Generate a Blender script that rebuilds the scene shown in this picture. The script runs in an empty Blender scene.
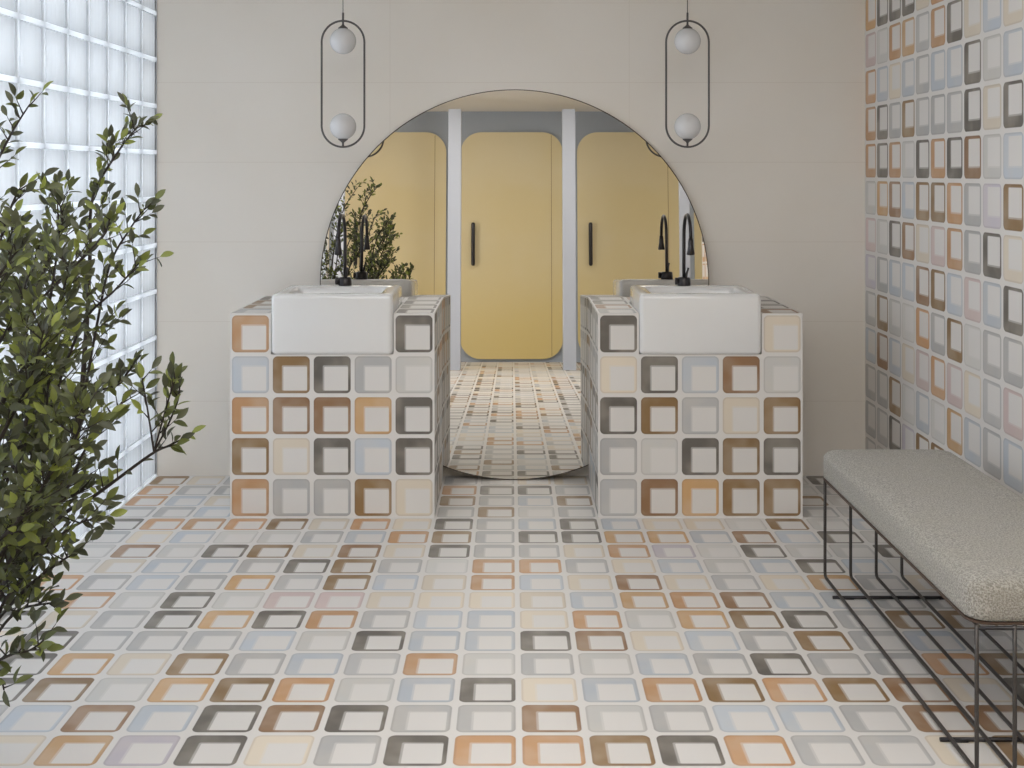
import bpy, bmesh, math, random
from mathutils import Vector, Matrix
random.seed(7)
PI = math.pi
COL = bpy.context.scene.collection
F, H = 1169.0, 1.265            # focal length in pixels, eye height
YW, XL, XR, ZC = 4.887, -1.484, 1.476, 2.45
T, X0 = 0.15, 0.0157            # tile pitch, tile line offset
YEND, YREAR, XH, YR = 0.70, -1.73, 2.95, .62

def lin(c):
    return tuple(((v/255)/12.92 if v/255 <= .04045 else ((v/255+.055)/1.055)**2.4) for v in c) + (1,)

# ------------------------------------------------------------------ materials
def mat(name, rgb, rough=.5, metal=0, **kw):
    m = bpy.data.materials.new(name); m.use_nodes = True
    b = m.node_tree.nodes['Principled BSDF']
    b.inputs['Base Color'].default_value = lin(rgb)
    b.inputs['Roughness'].default_value = rough
    b.inputs['Metallic'].default_value = metal
    for k, v in kw.items(): b.inputs[k.replace('_', ' ')].default_value = v
    return m

class NT:
    def __init__(s, m): s.t = m.node_tree; s.b = s.t.nodes['Principled BSDF']
    def n(s, kind, **kw):
        x = s.t.nodes.new(kind)
        for k, v in kw.items(): setattr(x, k, v)
        return x
    def l(s, a, b): s.t.links.new(a, b)
    def math(s, op, a, b=None, c=None):
        x = s.n('ShaderNodeMath', operation=op)
        for i, v in enumerate((a, b, c)):
            if v is None: continue
            if isinstance(v, (int, float)): x.inputs[i].default_value = v
            else: s.l(v, x.inputs[i])
        return x.outputs[0]
    def mix(s, f, a, b, blend='MIX'):
        x = s.n('ShaderNodeMix', data_type='RGBA', blend_type=blend)
        for i, v in ((0, f), (6, a), (7, b)):
            if isinstance(v, (int, float, tuple)): x.inputs[i].default_value = v
            else: s.l(v, x.inputs[i])
        return x.outputs[2]
    def noise(s, scale, detail=3, coord='Object'):
        tc = s.n('ShaderNodeTexCoord'); x = s.n('ShaderNodeTexNoise')
        x.inputs['Scale'].default_value = scale; x.inputs['Detail'].default_value = detail
        s.l(tc.outputs[coord], x.inputs['Vector']); return x.outputs['Fac']
    def ramp(s, f, a, b):   # smooth 0..1 between a and b
        x = s.n('ShaderNodeMapRange', interpolation_type='SMOOTHSTEP')
        s.l(f, x.inputs[0]); x.inputs[1].default_value = a; x.inputs[2].default_value = b
        return x.outputs[0]
    def bump(s, h, strength, dist=.002):
        x = s.n('ShaderNodeBump'); x.inputs['Strength'].default_value = strength
        x.inputs['Distance'].default_value = dist
        s.l(h, x.inputs['Height']); s.l(x.outputs[0], s.b.inputs['Normal'])

def tile_material():
    m = mat('printed_tile', (225, 222, 219), .42)
    t = NT(m)
    uv = t.n('ShaderNodeUVMap', uv_map='UVMap')
    sp = t.n('ShaderNodeSeparateXYZ'); t.l(uv.outputs[0], sp.inputs[0])
    u, v = sp.outputs[0], sp.outputs[1]
    def rbox(cx, cy, hx, hy, r):
        qx = t.math('ADD', t.math('ABSOLUTE', t.math('SUBTRACT', u, cx)), r-hx)
        qy = t.math('ADD', t.math('ABSOLUTE', t.math('SUBTRACT', v, cy)), r-hy)
        mx = t.math('MAXIMUM', qx, 0.0); my = t.math('MAXIMUM', qy, 0.0)
        ln = t.math('SQRT', t.math('ADD', t.math('MULTIPLY', mx, mx), t.math('MULTIPLY', my, my)))
        ins = t.math('MINIMUM', t.math('MAXIMUM', qx, qy), 0.0)
        return t.math('SUBTRACT', t.math('ADD', ln, ins), r)
    outer = rbox(.5, .5, .452, .452, .115)
    inner = rbox(.595, .405, .290, .290, .022)
    soft = rbox(.578, .422, .308, .308, .03)
    mo = t.ramp(outer, .008, -.008)
    rim = t.math('MULTIPLY', mo, t.ramp(outer, -.05, -.012))
    mi = t.ramp(inner, .006, -.006)
    ms = t.ramp(soft, .012, -.012)
    vc = t.n('ShaderNodeVertexColor', layer_name='tile_color')
    nz = t.noise(9, 2)
    col = t.mix(t.math('MULTIPLY', t.ramp(nz, .35, .7), .22), vc.outputs[0], lin((225, 215, 200)))
    col = t.mix(t.math('MULTIPLY', rim, .38), col, t.mix(1.0, col, lin((205, 200, 200)), 'MULTIPLY'))
    white = lin((226, 223, 220))
    c = t.mix(mo, white, col)
    c = t.mix(t.math('MULTIPLY', ms, .45), c, white)
    c = t.mix(t.math('MULTIPLY', mi, .93), c, white)
    t.l(c, t.b.inputs['Base Color'])
    t.bump(outer, .0)
    return m

def wall_tile_material():
    m = mat('cream_wall_tile', (222, 212, 198), .55)
    t = NT(m)
    tc = t.n('ShaderNodeTexCoord'); sp = t.n('ShaderNodeSeparateXYZ'); t.l(tc.outputs['Object'], sp.inputs[0])
    def line(c, off, pitch, w):
        f = t.math('FRACT', t.math('DIVIDE', t.math('SUBTRACT', c, off), pitch))
        d = t.math('MULTIPLY', t.math('SUBTRACT', .5, t.math('ABSOLUTE', t.math('SUBTRACT', f, .5))), pitch)
        return t.math('LESS_THAN', d, w)
    j = t.math('MAXIMUM', line(sp.outputs[2], -.022+3.33, .333, .0013), line(sp.outputs[0], .49+5, 1.0, .0011))
    n1 = t.ramp(t.noise(1.6, 5), .35, .7)
    c = t.mix(n1, lin((229, 223, 214)), lin((232, 227, 220)))
    c = t.mix(t.math('MULTIPLY', j, .28), c, lin((196, 184, 170)))
    t.l(c, t.b.inputs['Base Color']); return m

M = {}
M['tile'] = tile_material()
M['cream'] = wall_tile_material()
M['plaster'] = mat('ceiling_paint', (226, 222, 215), .8)
M['slate'] = mat('grey_blue_paint', (164, 172, 182), .6)
M['pale'] = mat('pale_grey_paint', (190, 195, 206), .5)
M['grout'] = mat('white_grout', (226, 223, 220), .6)
M['white'] = mat('white_ceramic', (232, 232, 232), .12, Coat_Weight=.4)
M['black'] = mat('black_metal', (60, 58, 60), .28, .6)
M['gun'] = mat('gunmetal', (92, 89, 88), .4, .35)
M['wire'] = mat('wire_metal', (74, 70, 68), .4, .4)
M['chrome'] = mat('chrome', (200, 200, 200), .15, 1)
M['globe'] = mat('opal_glass', (218, 218, 220), .25, Coat_Weight=.3)
M['mirror'] = mat('mirror_silver', (228, 226, 222), .0, 1)
M['edge'] = mat('mirror_edge', (70, 60, 52), .4, .3)
M['pot'] = mat('clay_pot', (200, 196, 188), .7)
M['soil'] = mat('soil', (60, 45, 35), .95)
M['bark'] = mat('bark', (44, 37, 32), .8)
M['taupe'] = mat('taupe_panel', (168, 146, 120), .6)
t = NT(M['bark']); t.bump(t.noise(90, 4), .5)
t = NT(M['soil']); t.bump(t.noise(60, 4), .9, .01)
t = NT(M['pot']); t.l(t.mix(t.noise(14, 4), lin((190, 186, 178)), lin((210, 206, 198))), t.b.inputs['Base Color'])
# yellow door
m = mat('amber_glass_door', (214, 184, 120), .35); M['amber'] = m
t = NT(m); tc = t.n('ShaderNodeTexCoord'); sp = t.n('ShaderNodeSeparateXYZ'); t.l(tc.outputs['Object'], sp.inputs[0])
cc = t.mix(t.ramp(t.noise(1.1, 3), .3, .7), lin((222, 207, 168)), lin((220, 202, 154)))
t.l(t.mix(t.math('MULTIPLY', t.ramp(sp.outputs[2], 1.3, .1), .6), cc, lin((220, 194, 112))), t.b.inputs['Base Color'])  # yellow glow of light near the door bottom, painted into the colour
# leaf
m = mat('leaf', (84, 92, 52), .45); M['leaf'] = m
t = NT(m); vc = t.n('ShaderNodeVertexColor', layer_name='leaf_color'); t.l(vc.outputs[0], t.b.inputs['Base Color'])
tr = t.n('ShaderNodeBsdfTranslucent'); t.l(vc.outputs[0], tr.inputs['Color'])
mx = t.n('ShaderNodeMixShader'); mx.inputs[0].default_value = .3
t.l(t.b.outputs[0], mx.inputs[1]); t.l(tr.outputs[0], mx.inputs[2])
t.l(mx.outputs[0], t.t.nodes['Material Output'].inputs[0])
# boucle
m = mat('boucle_fabric', (168, 166, 156), .95, Sheen_Weight=.3); M['boucle'] = m
t = NT(m)
n1 = t.noise(260, 3); n2 = t.noise(520, 2); n3 = t.noise(11, 3)
c = t.mix(t.ramp(n1, .36, .66), lin((138, 134, 126)), lin((196, 192, 184)))
c = t.mix(t.math('MULTIPLY', t.ramp(n3, .3, .7), .25), c, lin((168, 164, 146)))
t.l(c, t.b.inputs['Base Color']); t.bump(t.math('ADD', n1, n2), .8, .004)
# glass block
m = bpy.data.materials.new('glass_block'); m.use_nodes = True; M['block'] = m
t = NT(m); t.b.inputs['Base Color'].default_value = lin((224, 227, 230)); t.b.inputs['Roughness'].default_value = .12
tc = t.n('ShaderNodeTexCoord'); wv = t.n('ShaderNodeTexWave', bands_direction='Y'); wv.inputs['Scale'].default_value = 9
t.l(tc.outputs['Object'], wv.inputs['Vector']); t.bump(wv.outputs['Fac'], .25, .004)
tp = t.n('ShaderNodeBsdfTransparent'); tp.inputs[0].default_value = lin((188, 193, 198))
tl = t.n('ShaderNodeBsdfTranslucent'); tl.inputs[0].default_value = lin((214, 217, 220))
mA = t.n('ShaderNodeMixShader'); mA.inputs[0].default_value = .55
mB = t.n('ShaderNodeMixShader'); mB.inputs[0].default_value = .33
t.l(tl.outputs[0], mA.inputs[1]); t.l(t.b.outputs[0], mA.inputs[2])
t.l(mA.outputs[0], mB.inputs[1]); t.l(tp.outputs[0], mB.inputs[2])
t.l(mB.outputs[0], t.t.nodes['Material Output'].inputs[0])
# white joint between blocks (slightly translucent)
m = mat('block_joint', (240, 242, 245), .4); M['joint'] = m
t = NT(m); tl = t.n('ShaderNodeBsdfTranslucent'); tl.inputs[0].default_value = lin((240, 243, 246))
mA = t.n('ShaderNodeMixShader'); mA.inputs[0].default_value = .85
t.l(t.b.outputs[0], mA.inputs[1]); t.l(tl.outputs[0], mA.inputs[2]); t.l(mA.outputs[0], t.t.nodes['Material Output'].inputs[0])

# ------------------------------------------------------------------ helpers
def tag(o, label=None, cat=None, group=None, kind=None):
    if label: o['label'] = label
    if cat: o['category'] = cat
    if group: o['group'] = group
    if kind: o['kind'] = kind
    return o
def empty(name, loc, label, cat, group=None, rz=0):
    o = bpy.data.objects.new(name, None); COL.objects.link(o); o.location = loc; o.rotation_euler = (0, 0, rz)
    o.empty_display_size = .05
    return tag(o, label, cat, group)
def link(name, me, m, parent=None, smooth=False):
    o = bpy.data.objects.new(name, me); COL.objects.link(o)
    if m: me.materials.append(m)
    if parent: o.parent = parent
    if smooth:
        for p in me.polygons: p.use_smooth = True
    return o
def from_bm(name, bm, m, parent=None, smooth=False):
    me = bpy.data.meshes.new(name); bm.normal_update(); bm.to_mesh(me); bm.free()
    return link(name, me, m, parent, smooth)
def box(bm, x0, x1, y0, y1, z0, z1):
    vs = [bm.verts.new((x, y, z)) for z in (z0, z1) for y in (y0, y1) for x in (x0, x1)]
    for f in ((0,2,3,1),(4,5,7,6),(0,1,5,4),(2,6,7,3),(0,4,6,2),(1,3,7,5)): bm.faces.new([vs[i] for i in f])
def boxes(name, lst, m, parent=None, bevel=0, seg=2, smooth=False):
    bm = bmesh.new()
    for b in lst: box(bm, *b)
    if bevel: bmesh.ops.bevel(bm, geom=bm.edges[:], offset=bevel, segments=seg, affect='EDGES', profile=.5)
    return from_bm(name, bm, m, parent, smooth)
def tube(bm, pts, r, n=10, closed=False, caps=True):
    pts = [Vector(p) for p in pts]; rs = r if isinstance(r, (list, tuple)) else [r]*len(pts)
    N = len(pts); rings = []; up = None
    for i, p in enumerate(pts):
        if closed: d = pts[(i+1) % N]-pts[i-1]
        else: d = pts[min(i+1, N-1)]-pts[max(i-1, 0)]
        d.normalize()
        if up is None:
            up = Vector((0, 0, 1)) if abs(d.z) < .9 else Vector((1, 0, 0))
        a = d.cross(up)
        if a.length < 1e-4: a = d.cross(Vector((0, 1, 0)))
        a.normalize(); b = a.cross(d).normalized(); up = b
        rings.append([bm.verts.new(p+(a*math.cos(2*PI*k/n)+b*math.sin(2*PI*k/n))*rs[i]) for k in range(n)])
    for i in range(N if closed else N-1):
        A, B = rings[i], rings[(i+1) % N]
        for k in range(n): bm.faces.new((A[k], A[(k+1) % n], B[(k+1) % n], B[k]))
    if caps and not closed:
        bm.faces.new(rings[0][::-1]); bm.faces.new(rings[-1])
def lathe(bm, prof, c=(0, 0, 0), n=32):
    rings = []
    for r, z in prof:
        if r < 1e-6: rings.append([bm.verts.new((c[0], c[1], c[2]+z))])
        else: rings.append([bm.verts.new((c[0]+r*math.cos(2*PI*k/n), c[1]+r*math.sin(2*PI*k/n), c[2]+z)) for k in range(n)])
    for A, B in zip(rings, rings[1:]):
        for k in range(n):
            q = [A[k % len(A)], A[(k+1) % len(A)], B[(k+1) % len(B)], B[k % len(B)]]
            u = []
            for v in q:
                if v not in u: u.append(v)
            if len(u) > 2: bm.faces.new(u)
def rrect(x0, x1, z0, z1, r, n=8):
    out = []
    for cx, cz, a in ((x1-r, z0+r, -90), (x1-r, z1-r, 0), (x0+r, z1-r, 90), (x0+r, z0+r, 180)):
        for k in range(n+1):
            t_ = math.radians(a+90*k/n); out.append((cx+r*math.cos(t_), cz+r*math.sin(t_)))
    return out
def children(o): return [c for c in bpy.data.objects if c.parent == o]
def copy_tree(o, parent=None):
    c = o.copy(); COL.objects.link(c)
    if parent: c.parent = parent
    for ch in children(o): copy_tree(ch, c)
    return c
def at(x, y, d):   # a point of the room seen in direction (x, y) at depth d
    return Vector(((x-512)/F*d, d, H-(y-173)/F*d))

# ------------------------------------------------------------------ tiled surfaces
PAL = dict(D=(105, 100, 94), R=(144, 114, 76), O=(199, 154, 112), G=(186, 186, 186), L=(210, 209, 206),
           B=(193, 200, 208), C=(223, 212, 195), P=(211, 192, 190), V=(200, 194, 203))
def rc(rnd): return rnd.choices('DROGLBCPV', (19, 11, 9, 18, 15, 13, 11, 2, 2))[0]
def tcol(code, rnd):
    if code in '.? ': code = rc(rnd)
    c = PAL[code]; s = rnd.uniform(.96, 1.04)
    if code == 'O' and rnd.random() < .35: c = (205, 165, 118)
    if code == 'R' and rnd.random() < .35: c = (152, 116, 84)
    return lin([min(255, v*s) for v in c])
class TileMesh:
    def __init__(s, seed): s.v = []; s.f = []; s.uv = []; s.c = []; s.r = random.Random(seed)
    def quad(s, pts, uvs, code):
        b = len(s.v); s.v += [tuple(p) for p in pts]; s.f.append(tuple(range(b, b+len(pts)))); s.uv += uvs
        s.c += [tcol(code, s.r)]*len(pts)
    def plain(s, pts):   # no pattern: uv outside every rounded square
        b = len(s.v); s.v += [tuple(p) for p in pts]; s.f.append(tuple(range(b, b+len(pts))))
        s.uv += [(0, 0)]*len(pts); s.c += [(.7, .7, .7, 1)]*len(pts)
    def grid(s, P, a0, a1, b0, b1, oa, ob, code, flipu=False, flipv=False, T=T):
        """P(a,b)->point; range a0..a1, b0..b1; tile lines at oa+k*T, ob+k*T"""
        ia = math.floor((a0-oa)/T+1e-6)
        while oa+ia*T < a1-1e-6:
            A0, A1 = max(a0, oa+ia*T), min(a1, oa+(ia+1)*T)
            ib = math.floor((b0-ob)/T+1e-6)
            while ob+ib*T < b1-1e-6:
                B0, B1 = max(b0, ob+ib*T), min(b1, ob+(ib+1)*T)
                pts, uvs = [], []
                for a, b in ((A0, B0), (A1, B0), (A1, B1), (A0, B1)):
                    u, v = (a-oa)/T-ia, (b-ob)/T-ib
                    pts.append(P(a, b)); uvs.append((1-u if flipu else u, 1-v if flipv else v))
                s.quad(pts, uvs, code(ia, ib)); ib += 1
            ia += 1
    def build(s, name, parent=None):
        me = bpy.data.meshes.new(name); me.from_pydata(s.v, [], s.f)
        uvl = me.uv_layers.new(name='UVMap')
        for i, q in enumerate(s.uv): uvl.data[i].uv = q
        ca = me.color_attributes.new('tile_color', 'FLOAT_COLOR', 'CORNER')
        for i, q in enumerate(s.c): ca.data[i].color = q
        return link(name, me, M['tile'], parent)

FLOOR = [  # rows from the back wall towards the camera, columns -10 .. 9
 'RCG.....GLCC.....LDG', 'OGG.....ODDG.....LGL', 'OBC.....RGBR.....RLL', 'GGB.....GRLG.....GLG',
 'DOOORCOCDGBDBCCLRLBG', 'GCBLLGBORGDDOOBRBDLG', 'LRLDRCRCDGGCOVLDLLDG', 'LCBBGDRGLOOGCBLBDBLC',
 'OGBGOGRBCOBCRCGCOGCG', 'LOLDLPPCCCCBOORBBGGL', '.CGDODOGBBCOLORDGRRG', '.DGGGBLDBBDRCBGRGBGL',
 '..OCRGBGOLGLBGDGGORL', '.DRLOROLBDCBOROR RCD'.replace(' ', ''), '..BRBDRDGGRLGBBGRRGL', '..COVDCGDOORDOGGCRLB']
def floor_code(n, k):
    k = -1-k
    if 0 <= k < 16 and -10 <= n <= 9:
        r = FLOOR[k]
        if n+10 < len(r): return r[n+10]
    return '.'
tm = TileMesh(3)
tm.grid(lambda a, b: (a, b, 0), -1.4843, XR, YEND, YW, X0, YW, floor_code)
tm.grid(lambda a, b: (a, b, 0), -XH, XH, YREAR, YEND, X0, YW, lambda i, j: '.')
tag(tm.build('floor'), kind='structure')

WALL = {12: 'ODDDCO.C..', 11: 'PLOOGODCBC', 10: 'OBCBGBBDLB', 9: 'ODGRGGGDCD', 8: 'ODOLDODRLB', 7: 'LORBRROGVR',
        6: 'PLDRCPOGDC', 5: 'VGBBRRBPBD', 4: 'GRLLOGRLGG', 3: 'BRBCPOPCGP', 2: 'GGRLBLOBGB', 1: 'GGDVRRGBGL', 0: 'GLGBGCG'}
def wall_code(a, b):
    j = -1-a
    if b in WALL and 0 <= j < len(WALL[b]): return WALL[b][j]
    return '.'
tm = TileMesh(5)
tm.grid(lambda a, b: (XR, a, b), YR, YW, 0, ZC, YW, .0235, wall_code, flipu=True, flipv=True, T=.152)
wr = tag(tm.build('wall_right'), kind='structure')
for p in wr.data.polygons: p.flip()
boxes('wall_core', [(XR+.001, XR+.12, YR, YW+.1, 0, ZC)], M['pale'], wr)
tag(boxes('wall_back', [(XL-.3, XR+.12, YW, YW+.12, 0, ZC)], M['cream']), kind='structure')
tag(boxes('ceiling', [(-XH-.1, XH+.1, YREAR-.1, YW+.12, ZC, ZC+.1)], M['plaster']), kind='structure')

# glass block wall
PB, PZ = .196, .193
blk, jnt = [], []
nb, nz = 23, 12
for i in range(nb):
    for k in range(nz):
        y1 = YW-i*PB; z0 = k*PZ
        blk.append((XL-.085, XL+.0-.006, y1-PB+.0065, y1-.0065, z0+.0085, z0+PZ-.0085))
for i in range(nb+1):
    y = YW-i*PB; jnt.append((XL-.09, XL, y-.007, y+.007 if i else y, 0, nz*PZ))
for k in range(nz+1):
    z = k*PZ; jnt.append((XL-.09, XL+.0005, YW-nb*PB, YW, max(0, z-.009), z+.009))
wl = tag(boxes('window_1', blk, M['block'], bevel=.005, seg=2, smooth=False), kind='structure')
boxes('block_joint_grid', jnt, M['joint'], wl)
YG = YW-nb*PB
tag(boxes('wall_left', [(XL-.12, XL, YG-.007, YW, nz*PZ+.009, ZC), (XL-.12, XL, YG-.12, YG-.007, 0, ZC)], M['plaster']), kind='structure')
# rear space behind the camera
tag(boxes('wall_rear', [(-XH-.1, XH+.1, YREAR-.12, YREAR, 0, ZC)], M['slate']), kind='structure')
tag(boxes('wall_rear_left', [(-XH-.1, -XH, YREAR, YG-.007, 0, ZC), (-XH-.1, XL-.12, YG-.12, YG-.007, 0, ZC)], M['cream']), kind='structure')
tag(boxes('wall_rear_right', [(XH, XH+.1, YREAR, YR, 0, ZC), (XR+.12, XH+.1, YR, YR+.1, 0, ZC)], M['cream']), kind='structure')
for i, (x, w_) in enumerate(((-1.55, .045), (-.517, .058), (.513, .058), (1.548, .045))):
    tag(boxes('trim_%d' % (i+1), [(x-w_, x+w_, -.86 if w_ > .05 else -.80, -.75, 0, 2.335)], M['pale'], bevel=.003), kind='structure')
for i in range(5):
    cx = (i-2)*1.143-.003
    bm = bmesh.new()
    pr = rrect(-.5, .5, .03, 2.24, .2, 10)
    a = [bm.verts.new((x, YREAR+.002, z)) for x, z in pr]; b = [bm.verts.new((x, YREAR+.03, z)) for x, z in pr]
    bm.faces.new(b); N = len(pr)
    for k in range(N): bm.faces.new((a[k], a[(k+1) % N], b[(k+1) % N], b[k]))
    bmesh.ops.recalc_face_normals(bm, faces=bm.faces[:])
    d = tag(from_bm('door_%d' % (i+1), bm, M['amber']), kind='structure'); d.location = (cx, 0, 0)
    boxes('door_seam', [(.387, .391, YREAR+.029, YREAR+.0315, .06, 2.21)], mat('door_seam', (120, 98, 60), .6), d)
    bm = bmesh.new()
    tube(bm, [(-.375, YREAR+.075, z) for z in (.93, .945, 1.335, 1.35)], [.012, .019, .019, .012], 12)
    for z in (1.0, 1.28): tube(bm, [(-.375, YREAR+.028, z), (-.375, YREAR+.07, z)], .008, 8)
    from_bm('door_handle', bm, M['black'], d, True)

# ------------------------------------------------------------------ tiled washstands
TILT = math.tan(math.radians(2.49))
def yb(z): return 4.810+z*TILT
def washstand(xa, inner_sign, codes, label, seed):
    xb = xa+5*T
    s0, s1 = xa+T, xa+4*T            # basin notch
    yf, zn, yn, zt = YW-4*T, 4*T, 4.66, 5*T
    tm = TileMesh(seed)
    fr = lambda i, j: codes[4-j][i] if 0 <= i < 5 and 0 <= j < 5 else '.'
    P = lambda a, b: (a, yf, b)
    tm.grid(P, xa, xb, 0, zn, xa, 0, fr)
    tm.grid(P, xa, s0, zn, zt, xa, 0, fr); tm.grid(P, s1, xb, zn, zt, xa, 0, fr)
    rnd = lambda i, j: '.'
    # outer slab part reaching the wall, beside the mirror
    xo = xa+1.35*T if inner_sign > 0 else xb-1.35*T
    yi = yb(zt)
    def top(x0, x1, y0, y1): tm.grid(lambda a, b: (a, b, zt), x0, x1, y0, y1, xa, yf, lambda i, j: random.Random(i*7+j*3+seed).choice('DGDRD'))
    top(xa, s0, yf, yi); top(s1, xb, yf, yi); top(s0, s1, yn, yi)
    if inner_sign > 0: top(xa, xo, yi, YW-.004)
    else: top(xo, xb, yi, YW-.004)
    # sides
    def side(x, full):
        n = 4
        for i in range(4):
            for j in range(5):
                y0, y1 = yf+i*T, yf+(i+1)*T; z0, z1 = j*T, (j+1)*T
                y1 = min(y1, YW-.004)
                pts = [(x, y0, z0), (x, y1, z0), (x, y1, z1), (x, y0, z1)]
                if not full and i == 3: pts[1] = (x, yb(z0), z0); pts[2] = (x, yb(z1), z1)
                uvs = [((p[1]-y0)/T, (p[2]-z0)/T) for p in pts]
                cd = tm.r.choice('DDRGDOGB')
                if x == xb: tm.quad(pts, uvs, cd)
                else: tm.quad(pts[::-1], [(1-u, v) for u, v in uvs[::-1]], cd)
    side(xa, inner_sign > 0); side(xb, inner_sign < 0)
    # notch, plain
    tm.plain([(s0, yf, zn), (s1, yf, zn), (s1, yn, zn), (s0, yn, zn)])
    tm.plain([(s0, yn, zn), (s1, yn, zn), (s1, yn, zt), (s0, yn, zt)])
    tm.plain([(s0, yf, zn), (s0, yn, zn), (s0, yn, zt), (s0, yf, zt)])
    tm.plain([(s1, yn, zn), (s1, yf, zn), (s1, yf, zt), (s1, yn, zt)])
    # back
    if inner_sign > 0: bx0, bx1, ex0, ex1, xi = xo, xb, xa, xo, xo
    else: bx0, bx1, ex0, ex1, xi = xa, xo, xo, xb, xo
    tm.plain([(bx1, yb(0), 0), (bx0, yb(0), 0), (bx0, yb(zt), zt), (bx1, yb(zt), zt)])
    tm.plain([(ex1, YW-.004, 0), (ex0, YW-.004, 0), (ex0, YW-.004, zt), (ex1, YW-.004, zt)])
    q = [(xi, yb(0), 0), (xi, YW-.004, 0), (xi, YW-.004, zt), (xi, yb(zt), zt)]
    tm.plain(q if inner_sign > 0 else q[::-1])
    cx = (xa+xb)/2
    root = empty('washstand', (cx, yf+.3, 0), label, 'washstand', 'tiled washstands')
    o = tm.build('tiled_body', root); o.location = (-cx, -yf-.3, 0)
    return root
LX, RX = X0-7*T, X0+2*T
washstand(LX, 1, ['O...D', 'BRDGL', 'ORROD', 'RCDBD', 'OGGRC'],
          'block-shaped washstand clad in printed tiles, on the side of the leafy plant', 21)
washstand(RX, -1, ['D...C', 'CDBRL', 'DRGCR', 'GLDRD', 'GRORR'],
          'block-shaped washstand clad in printed tiles, on the side of the grey bench', 22)

# basins
def basin():
    bm = bmesh.new()
    w, y0, y1, h = .2235, -.185, .18, .222
    def ring(x, ya, yb_, z, r): return [bm.verts.new((p[0], p[1], z)) for p in rrect(-x, x, ya, yb_, r, 6)]
    R = [ring(w-.012, y0+.012, y1-.012, 0, .012), ring(w-.003, y0+.003, y1-.003, .004, .016), ring(w, y0, y1, .014, .018),
         ring(w, y0, y1, h-.018, .018), ring(w-.002, y0+.002, y1-.002, h-.008, .017), ring(w-.008, y0+.008, y1-.008, h-.002, .014), ring(w-.018, y0+.018, y1-.018, h, .012),
         ring(.178, y0+.03, y1-.098, h, .02), ring(.170, y0+.036, y1-.104, h-.006, .02), ring(.166, y0+.04, y1-.108, h-.02, .022),
         ring(.150, y0+.052, y1-.125, h-.11, .03), ring(.12, y0+.08, y1-.15, h-.13, .04)]
    for A, B in zip(R, R[1:]):
        for k in range(len(A)): bm.faces.new((A[k], A[(k+1) % len(A)], B[(k+1) % len(A)], B[k]))
    bm.faces.new(R[0][::-1]); bm.faces.new(R[-1])
    bmesh.ops.recalc_face_normals(bm, faces=bm.faces[:])
    return bm
bas = empty('basin', (LX+2.5*T, 4.459, .6002), 'white rectangular ceramic basin set in the tiled washstand nearer the leafy plant', 'basin', 'white basins')
o = from_bm('bowl', basin(), M['white'], bas, True)
bm = bmesh.new(); lathe(bm, [(0, .1), (.018, .1), (.022, .097), (.022, .0925), (.0, .0925)], (0, -.02, 0), 24)
from_bm('drain', bm, M['chrome'], bas, True)
b2 = copy_tree(bas); b2.location = (RX+2.5*T, 4.459, .6002)
b2['label'] = 'white rectangular ceramic basin set in the tiled washstand nearer the bench'

# faucets
fa = empty('faucet', (-.657, 4.60, .8222), 'black gooseneck faucet with hanging spray head on the basin nearer the leafy plant', 'faucet', 'black faucets')
bm = bmesh.new()
tube(bm, [(0, 0, 0), (0, 0, .004), (0, 0, .03), (0, 0, .034)], [.026, .027, .025, .02], 24)
from_bm('base', bm, M['black'], fa, True)
bm = bmesh.new()
R_ = .088; pts = [(0, 0, .03), (0, 0, .1), (0, 0, .194)]
for k in range(1, 13):
    a = PI*k/12; pts.append((0, -R_+R_*math.cos(a), .194+R_*math.sin(a)))
tube(bm, pts, .0068, 12)
from_bm('spout', bm, M['black'], fa, True)
bm = bmesh.new()
tube(bm, [(0, -2*R_, z) for z in (.196, .18, .165, .138, .133)], [.0085, .010, .0105, .0155, .0145], 16)
from_bm('spray_head', bm, M['black'], fa, True)
bm = bmesh.new()
tube(bm, [(-.024, -.006, .018), (-.036, -.006, .018)], .014, 14)
from_bm('water_inlet', bm, M['black'], fa, True)
bm = bmesh.new()
tube(bm, [(.006, -.018, .03), (.008, -.022, .05), (.014, -.026, .072)], [.005, .0045, .004], 10)
from_bm('lever', bm, M['black'], fa, True)
f2 = copy_tree(fa); f2.location = (.6765, 4.60, .8222)
f2['label'] = 'black gooseneck faucet with hanging spray head on the basin nearer the bench'

# ------------------------------------------------------------------ round leaning mirror
th = math.radians(2.49); Rm = .808
mir = empty('round_mirror', (.0105, 4.817, 0), 'large frameless round mirror leaning on the cream wall between the washstands', 'mirror')
mir.rotation_euler = (-th, 0, 0)
def disc(bm, r, y, y2, n=160):
    A = [bm.verts.new((r*math.cos(2*PI*k/n), y, Rm+r*math.sin(2*PI*k/n))) for k in range(n)]
    B = [bm.verts.new((r*math.cos(2*PI*k/n), y2, Rm+r*math.sin(2*PI*k/n))) for k in range(n)]
    bm.faces.new(A); bm.faces.new(B[::-1])
    for k in range(n): bm.faces.new((A[k], B[k], B[(k+1) % n], A[(k+1) % n]))
    bmesh.ops.recalc_face_normals(bm, faces=bm.faces[:])
bm = bmesh.new(); disc(bm, Rm-.0035, 0, .003); from_bm('mirror_glass', bm, M['mirror'], mir)
bm = bmesh.new()
n = 160; rr = [(Rm-.0035, -.0006), (Rm, -.0006), (Rm, .006), (Rm-.0035, .006)]
rg = [[bm.verts.new((r*math.cos(2*PI*k/n), y, Rm+r*math.sin(2*PI*k/n))) for k in range(n)] for r, y in rr]
for i in range(4):
    A, B = rg[i], rg[(i+1) % 4]
    for k in range(n): bm.faces.new((A[k], A[(k+1) % n], B[(k+1) % n], B[k]))
bmesh.ops.recalc_face_normals(bm, faces=bm.faces[:])
from_bm('mirror_edge', bm, M['edge'], mir)

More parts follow.
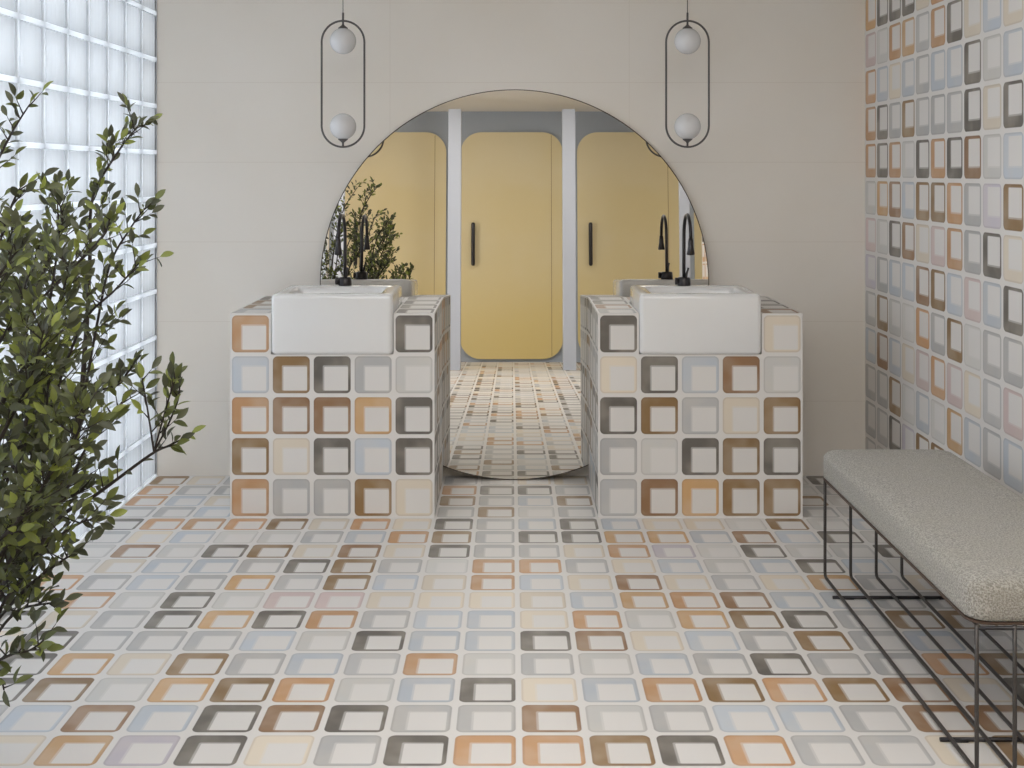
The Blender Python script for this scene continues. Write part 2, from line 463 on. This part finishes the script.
# ------------------------------------------------------------------ pendants
DP = 4.54; sc_ = F/DP
pe = empty('pendant_lamp', ((343-512)/sc_, DP, H+(173-147.9)/sc_), 'stadium-shaped dark metal pendant with two opal globes, hanging towards the glass block wall', 'lamp', 'pendant lamps')
hw, hh = .0865-.0035, .497/2-.0035
bm = bmesh.new(); pts = []
for k in range(25):
    a = PI*k/24; pts.append((hw*math.cos(a), 0, .4935-hw+hw*math.sin(a)))
for k in range(25):
    a = PI+PI*k/24; pts.append((hw*math.cos(a), 0, .0035+hw+hw*math.sin(a)))
tube(bm, pts, .0040, 10, closed=True)
from_bm('ring', bm, M['gun'], pe, True)
for zc, s in ((.415, 1), (.083, -1)):
    bm = bmesh.new(); bmesh.ops.create_uvsphere(bm, u_segments=40, v_segments=24, radius=.051, matrix=Matrix.Translation((0, 0, zc)))
    g = from_bm('globe', bm, M['globe'], pe, True)
    bm = bmesh.new()
    z0 = zc+s*.049
    lathe(bm, [(0, 0), (.019, -.0015*s), (.019, .002*s), (.006, .012*s), (.004, .016*s), (.004, s*(.027 if s > 0 else .03)), (0, s*(.027 if s > 0 else .03))], (0, 0, z0), 24)
    bmesh.ops.recalc_face_normals(bm, faces=bm.faces[:])
    from_bm('globe_holder', bm, M['gun'], g, True)
bm = bmesh.new(); tube(bm, [(0, 0, .49), (0, 0, .525)], .0042, 10); from_bm('stem', bm, M['gun'], pe, True)
top = ZC-(H+(173-147.9)/sc_)
bm = bmesh.new(); tube(bm, [(0, 0, .52), (0, 0, top-.02)], .0016, 8); from_bm('cable', bm, M['gun'], pe, True)
bm = bmesh.new(); lathe(bm, [(0, top-.025), (.045, top-.025), (.05, top-.02), (.05, top-.0005), (0, top-.0005)], n=32); from_bm('ceiling_rose', bm, M['gun'], pe, True)
p2 = copy_tree(pe); p2.location = ((687.5-512)/sc_, DP, pe.location[2])
p2['label'] = 'stadium-shaped dark metal pendant with two opal globes, hanging towards the tiled side wall'

# ------------------------------------------------------------------ bench
by0, by1, bx0 = 2.445, 3.63, .972
bn = empty('bench', (1.17, 3.05, 0), 'low bench with grey boucle cushion on a thin black wire frame by the tiled wall', 'bench')
def boff(o): o.location = (-1.17, -3.05, 0); return o
bm = bmesh.new()
cx0, cx1, cy0, cy1 = .962, 1.366, 2.45, 3.65
prof = [(0, .316), (-.006, .322), (0, .326), (-.003, .342), (-.003, .37), (.0, .388), (.006, .398), (.015, .405), (.03, .409), (.1, .411)]
rings = []
for off, z in prof[1:]:
    off = max(off, -.0) if z > .325 else .008
    r = max(.045-off*.3, .02)
    rings.append([bm.verts.new((p[0], p[1], z)) for p in rrect(cx0+off, cx1-off, cy0+off, cy1-off, r, 8)])
for A, B in zip(rings, rings[1:]):
    for k in range(len(A)): bm.faces.new((A[k], A[(k+1) % len(A)], B[(k+1) % len(A)], B[k]))
bm.faces.new(rings[0][::-1]); bm.faces.new(rings[-1])
bmesh.ops.recalc_face_normals(bm, faces=bm.faces[:])
boff(from_bm('cushion', bm, M['boucle'], bn, True))
bm = bmesh.new(); rings = []
for off, z in ((.002, .3165), (-.001, .3175), (-.001, .3215), (.002, .3225)):
    rings.append([bm.verts.new((p[0], p[1], z)) for p in rrect(cx0+off, cx1-off, cy0+off, cy1-off, .045, 8)])
for A, B in zip(rings, rings[1:]):
    for k in range(len(A)): bm.faces.new((A[k], A[(k+1) % len(A)], B[(k+1) % len(A)], B[k]))
bm.faces.new(rings[0][::-1]); bm.faces.new(rings[-1])
boff(from_bm('seat_base', bm, mat('seat_base_wood', (84, 68, 58), .6), bn))
for i in range(5):
    x = bx0+.0795*i
    pts = [(x, by1, .319), (x, by1, .2), (x, by1, .0245), (x, by1-.004, .0155), (x, by1-.013, .0115), (x, 3.0, .0115), (x, by0+.013, .0115), (x, by0+.004, .0155), (x, by0, .0245), (x, by0, .2), (x, by0, .319)]
    bm = bmesh.new(); tube(bm, pts, .0048, 8); boff(from_bm('wire_leg', bm, M['wire'], bn, True))
for y in (3.47, 2.60):
    bm = bmesh.new(); tube(bm, [(.952, y, .0052), (1.32, y, .0052)], .0050, 8); b = boff(from_bm('cross_bar', bm, M['black'], bn, True))
    for x in (.995, 1.285):
        bm = bmesh.new(); tube(bm, [(x-.018, y-.004, .0028), (x+.018, y-.004, .0028)], .0028, 8)
        from_bm('glide', bm, M['black'], b, True)
for y in (by0, by1):
    bm = bmesh.new(); tube(bm, [(bx0-.003, y, .313), (bx0+.323, y, .313)], .0045, 8); boff(from_bm('top_rail', bm, M['black'], bn, True))

# ------------------------------------------------------------------ plant
PX, PY = -1.21, 2.28
pl = empty('leafy_plant', (PX, PY, 0), 'tall bushy plant with small oval dark green leaves beside the glass block wall', 'plant')
def poff(o): o.location = (-PX, -PY, 0); return o
bm = bmesh.new()
lathe(bm, [(0, 0), (.12, 0), (.135, .02), (.165, .24), (.17, .25), (.16, .25), (.15, .215), (0, .215)], (PX, PY, 0), 40)
bmesh.ops.recalc_face_normals(bm, faces=bm.faces[:]); poff(from_bm('pot', bm, M['pot'], pl, True))
bm = bmesh.new(); lathe(bm, [(0, .226), (.08, .224), (.152, .216)], (PX, PY, 0), 40); poff(from_bm('soil', bm, M['soil'], pl, True))
rnd = random.Random(11)
stems = bmesh.new()
LV, LF, LC = [], [], []
def leaf(p, d, nrm, L, col):
    d = d.normalized(); s = d.cross(nrm)
    if s.length < 1e-3: s = d.cross(Vector((.3, .5, .8)))
    s.normalize(); n_ = s.cross(d).normalized(); W = L*rnd.uniform(.185, .235)
    b = len(LV); st = .12*L
    q = [(0, .10, 0), (0, -.10, 0), (.14, .5, .04), (.14, 0, 0), (.14, -.5, .04), (.34, .92, .09), (.34, 0, .0), (.34, -.92, .09), (.56, 1, .07), (.56, 0, -.02), (.56, -1, .07), (.78, .72, .02), (.78, 0, -.06), (.78, -.72, .02), (.93, .32, -.06), (.93, -.32, -.06), (1.02, 0, -.11)]
    for a, w, h in q: LV.append(tuple(p+d*(a*L)+s*(w*W)+n_*(h*L)))
    for f in ((0, 1, 3), (0, 3, 2), (1, 4, 3), (2, 3, 6, 5), (3, 4, 7, 6), (5, 6, 9, 8), (6, 7, 10, 9), (8, 9, 12, 11), (9, 10, 13, 12), (11, 12, 14), (12, 13, 15), (12, 15, 16, 14)):
        LF.append(tuple(b+i for i in f))
    LC.append(col)
def leafcol():
    r = rnd.random()
    if r < .5: c = (86, 90, 66)
    elif r < .82: c = (104, 112, 60)
    else: c = (140, 150, 70)
    k = rnd.uniform(.82, 1.15); return lin([v*k*.93 for v in c])
def smooth(pts, n):
    out = []
    for i in range(len(pts)-1):
        p0 = pts[max(i-1, 0)]; p1 = pts[i]; p2 = pts[i+1]; p3 = pts[min(i+2, len(pts)-1)]
        for k in range(n):
            t_ = k/n
            out.append(.5*((2*p1)+(p2-p0)*t_+(2*p0-5*p1+4*p2-p3)*t_*t_+(3*p1-p0-3*p2+p3)*t_**3))
    out.append(pts[-1]); return out
def dirs(pts, i): return (pts[min(i+1, len(pts)-1)]-pts[max(i-1, 0)]).normalized()
def leafy(pts, start, step, L):
    """leaves along a twig, alternate sides, one at the tip"""
    acc = 0; side = rnd.random()*6.28
    for i in range(1, len(pts)):
        acc += (pts[i]-pts[i-1]).length
        if i/len(pts) < start or acc < step: continue
        acc = 0; d = dirs(pts, i); side += 2.4+rnd.uniform(-.5, .5)
        a = d.cross(Vector((0, 0, 1))); a = a.normalized() if a.length > .05 else Vector((1, 0, 0)); b = d.cross(a)
        o = a*math.cos(side)+b*math.sin(side)
        leaf(pts[i], d*.5+o*rnd.uniform(.7, 1.1)+Vector((0, 0, .1)), Vector((rnd.uniform(-1, 1), rnd.uniform(-1.2, .3), rnd.uniform(.2, 1.2))), L*rnd.uniform(.75, 1.2), leafcol())
    leaf(pts[-1], dirs(pts, len(pts)-1), Vector((rnd.uniform(-1, 1), -1, .6)), L*1.05, leafcol())
def twig(p, d, length, r, L, depth=0, step=.0155):
    n = max(5, int(length/.014)); pts = [p.copy()]; dd = d.normalized()
    for i in range(n):
        dd = (dd+Vector((rnd.uniform(-.09, .09), rnd.uniform(-.09, .09), rnd.uniform(-.03, .10)))).normalized()
        pts.append(pts[-1]+dd*(length/n))
    tube(stems, pts, [r*(1-.75*i/n) for i in range(n+1)], 5)
    leafy(pts, .12, step, L)
    if depth > 0:
        for f in (.35, .6):
            i = int(n*f); o = Vector((rnd.uniform(-1, 1), rnd.uniform(-1, 1), rnd.uniform(0, .8)))
            twig(pts[i], dirs(pts, i)+o*.7, length*.55, r*.6, L*.95, depth-1, step)
def branch(img, r0, tw, tl, L=.029, first=.25, dep=0, spread=.9, r1=.0014):
    pts = smooth([at(*q) for q in img], 8); n = len(pts)
    tube(stems, pts, [r0+(r1-r0)*i/(n-1) for i in range(n)], 7)
    leafy(pts, max(first, .35), .03, L)
    for k in range(tw):
        f = first+(1-first)*(k+rnd.random()*.8)/tw; i = min(n-2, int(f*n))
        d = dirs(pts, i); o = Vector((rnd.uniform(-1, 1), rnd.uniform(-1, 1), rnd.uniform(-.3, .6))).normalized()
        twig(pts[i], d*.8+o*spread, tl*rnd.uniform(.6, 1.1)*(1.2-.6*f), .0017, L, dep)
def B(x, y): return (x, y, PY)
# main branches traced from the picture with their own depths
base = (-75, 720, 2.30)
main = [
 # (points, radius, twigs, twig length)
 ([base, (20, 560, 2.42), (72, 450, 2.5), (86, 335, 2.55), (90, 256, 2.57), (93, 197, 2.58), (118, 152, 2.59), (138, 126, 2.6)], .0075, 24, .12),
 ([(78, 430, 2.5), (96, 330, 2.46), (110, 265, 2.44), (130, 229, 2.43), (145, 208, 2.42)], .0035, 12, .07),
 ([(10, 600, 2.3), (55, 523, 2.27), (97, 494, 2.25), (150, 455, 2.25), (168, 446, 2.25), (180, 440, 2.25)], .005, 7, .06),
 ([(154, 452, 2.25), (160, 430, 2.24), (170, 395, 2.22), (176, 378, 2.22)], .002, 6, .045),
 ([(-30, 640, 2.2), (-10, 600, 2.1), (10, 560, 2.05), (26, 530, 2.0), (40, 505, 2.0)], .005, 24, .09),
 ([(-30, 660, 2.3), (-12, 640, 2.2), (5, 600, 2.15), (22, 580, 2.12), (34, 566, 2.1)], .005, 20, .07),
 ([(-40, 620, 2.3), (-10, 560, 2.35), (30, 520, 2.38), (62, 500, 2.4), (84, 488, 2.4)], .005, 24, .09),
 ([(-40, 520, 2.2), (0, 460, 2.2), (30, 440, 2.2), (55, 400, 2.2), (64, 360, 2.2)], .005, 22, .09),
 ([(-10, 560, 2.5), (5, 470, 2.7), (20, 380, 2.8), (30, 300, 2.85), (36, 250, 2.85)], .005, 26, .11),
 ([(-10, 580, 2.5), (20, 500, 2.75), (38, 430, 2.85), (52, 380, 2.9), (58, 340, 2.92)], .005, 26, .10),
 ([(-20, 560, 2.4), (-10, 450, 2.6), (-4, 350, 2.7), (6, 270, 2.75), (12, 230, 2.75)], .005, 22, .10),
 ([(10, 560, 2.45), (45, 500, 2.55), (66, 460, 2.6), (80, 430, 2.62), (84, 400, 2.62)], .005, 22, .09),
 ([(20, 330, 2.5), (40, 280, 2.5), (55, 245, 2.5), (62, 220, 2.5), (60, 205, 2.5)], .004, 16, .07),
 ([(10, 330, 2.3), (50, 290, 2.3), (90, 250, 2.3), (104, 235, 2.3), (110, 218, 2.3)], .003, 14, .06),
 ([(154, 452, 2.25), (168, 425, 2.26), (178, 400, 2.27), (180, 380, 2.27)], .002, 7, .04),
 ([(154, 452, 2.25), (150, 425, 2.2), (146, 400, 2.2), (142, 378, 2.2)], .002, 6, .04),
 ([base, (-30, 560, 2.2), (0, 409, 2.15), (43, 346, 2.14), (60, 300, 2.13), (72, 262, 2.13)], .007, 22, .12),
 ([base, (-60, 480, 2.35), (-30, 300, 2.4), (-12, 190, 2.38), (8, 140, 2.36), (30, 104, 2.35)], .006, 16, .08),
 ([(-40, 380, 2.1), (-20, 290, 2.1), (0, 240, 2.1), (12, 205, 2.1), (20, 188, 2.1)], .004, 10, .08),
 ([base, (0, 540, 2.55), (30, 400, 2.62), (50, 300, 2.66), (58, 240, 2.68), (57, 195, 2.68)], .006, 24, .12),
 ([(30, 470, 2.45), (60, 380, 2.4), (85, 320, 2.36), (115, 290, 2.33), (140, 262, 2.32)], .004, 15, .08),
 ([(50, 500, 2.45), (75, 440, 2.5), (95, 395, 2.53), (118, 385, 2.55), (128, 370, 2.56)], .0035, 14, .08),
 ([(20, 540, 2.3), (60, 500, 2.25), (85, 450, 2.2), (100, 430, 2.18), (122, 402, 2.17)], .0035, 14, .08),
 ([base, (-20, 600, 2.1), (20, 520, 2.02), (55, 470, 2.0), (75, 440, 1.99), (84, 410, 1.98)], .006, 22, .11),
 ([(-10, 600, 2.2), (30, 560, 2.15), (60, 535, 2.12), (82, 522, 2.1), (90, 520, 2.1)], .004, 15, .08),
 ([(-20, 640, 2.2), (15, 600, 2.12), (38, 578, 2.08), (60, 562, 2.05), (70, 556, 2.04)], .004, 14, .07),
 ([(-30, 680, 2.25), (0, 630, 2.15), (20, 610, 2.1), (38, 605, 2.08), (50, 603, 2.07)], .0035, 12, .06),
 ([(-40, 700, 2.25), (-15, 670, 2.1), (10, 655, 2.05), (30, 650, 2.03), (44, 640, 2.02)], .0035, 10, .055),
 ([(-40, 700, 2.25), (-28, 690, 2.1), (-14, 685, 2.05), (0, 680, 2.03), (4, 690, 2.02)], .003, 6, .045),
 ([base, (-50, 560, 2.1), (-20, 480, 2.05), (10, 420, 2.03), (30, 380, 2.02), (44, 330, 2.0)], .006, 24, .12),
 ([base, (-40, 600, 2.5), (0, 500, 2.6), (25, 430, 2.65), (35, 360, 2.7), (30, 290, 2.72)], .006, 24, .13),
 ([base, (-70, 500, 2.0), (-50, 380, 1.95), (-20, 320, 1.93), (0, 275, 1.92), (18, 250, 1.92)], .006, 18, .11),
 ([base, (-60, 620, 2.1), (-20, 560, 2.0), (10, 530, 1.95), (35, 500, 1.93), (50, 470, 1.93)], .005, 22, .10),
 ([base, (-60, 640, 2.4), (-10, 590, 2.45), (25, 560, 2.5), (45, 520, 2.52), (60, 480, 2.54)], .005, 24, .10),
 ([base, (-70, 600, 2.5), (-50, 420, 2.6), (-35, 300, 2.65), (-20, 230, 2.66), (-5, 160, 2.66)], .006, 14, .10),
 ([base, (-130, 560, 2.3), (-160, 420, 2.35), (-165, 300, 2.38), (-150, 220, 2.4)], .006, 18, .12),
 ([base, (-120, 600, 2.1), (-130, 480, 2.0), (-120, 380, 1.98), (-100, 300, 1.96)], .006, 18, .12),
 ([base, (-30, 640, 2.25), (10, 570, 2.2), (30, 500, 2.18), (45, 430, 2.17), (48, 375, 2.16)], .006, 26, .11),
 ([base, (-60, 520, 2.3), (-25, 420, 2.3), (-5, 350, 2.3), (15, 320, 2.3), (28, 275, 2.3)], .006, 24, .11),
]
for pts, r0, tw, tl in main:
    dep = 1 if tl >= .1 else 0
    branch(pts, r0, tw, tl*.8 if dep else tl, dep=dep)
# trunk cluster from the soil to where the branches part
bx = at(*base)
for k in range(4):
    a = k*1.57; tube(stems, [(PX+.03*math.cos(a), PY+.03*math.sin(a), .2), (PX*.6+bx.x*.4+.02*math.cos(a), PY+.02*math.sin(a), (.2+bx.z)/2), tuple(bx)], [.012, .010, .007], 8)
poff(from_bm('branches', stems, M['bark'], pl, True))
# drop leaves that poke through the glass wall
me = bpy.data.meshes.new('foliage'); me.from_pydata(LV, [], LF)
ca = me.color_attributes.new('leaf_color', 'FLOAT_COLOR', 'CORNER'); li = 0
for fi, f in enumerate(LF):
    c = LC[fi//12]
    for _ in f: ca.data[li].color = c; li += 1
fo = link('foliage', me, M['leaf'], pl, True); poff(fo)
for v in me.vertices:
    if v.co.x < XL+.004: v.co.x = XL+.004+rnd.random()*.01
print('leaves', len(LC))

# ------------------------------------------------------------------ light and camera
w = bpy.data.worlds.new('world'); bpy.context.scene.world = w; w.use_nodes = True
bg = w.node_tree.nodes['Background']; bg.inputs[0].default_value = lin((246, 247, 248)); bg.inputs[1].default_value = 1.0
def area(name, loc, rot, sx, sy, power, color=(1, 1, 1)):
    l = bpy.data.lights.new(name, 'AREA'); l.shape = 'RECTANGLE'; l.size = sx; l.size_y = sy; l.energy = power; l.color = color
    o = bpy.data.objects.new(name, l); COL.objects.link(o); o.location = loc; o.rotation_euler = rot; return o
area('daylight_outside', (-2.25, 2.6, 1.4), (0, -PI/2, 0), 3.2, 5.2, 450, (1, .99, .98))
area('ceiling_fill', (0, 1.5, ZC-.01), (0, 0, 0), 2.4, 1.6, 29, (1, .97, .94))  # added fill light below the ceiling, not a fixture of the room
area('rear_fill', (0, .25, ZC-.01), (0, 0, 0), 4.5, .7, 29, (1, .97, .93))  # second added fill, brightens the doors and space behind the camera
cam = bpy.data.cameras.new('camera'); co = bpy.data.objects.new('camera', cam); COL.objects.link(co)
co.location = (0, 0, H); co.rotation_euler = (PI/2, 0, 0)
cam.sensor_width = 36; cam.lens = F/1024*36; cam.shift_y = -211/1024; cam.clip_start = .05
sc = bpy.context.scene; sc.camera = co
sc.view_settings.view_transform = 'Standard'; sc.view_settings.exposure = .2
sc.cycles.max_bounces = 10; sc.cycles.transparent_max_bounces = 16; sc.cycles.caustics_reflective = True; sc.cycles.blur_glossy = .3
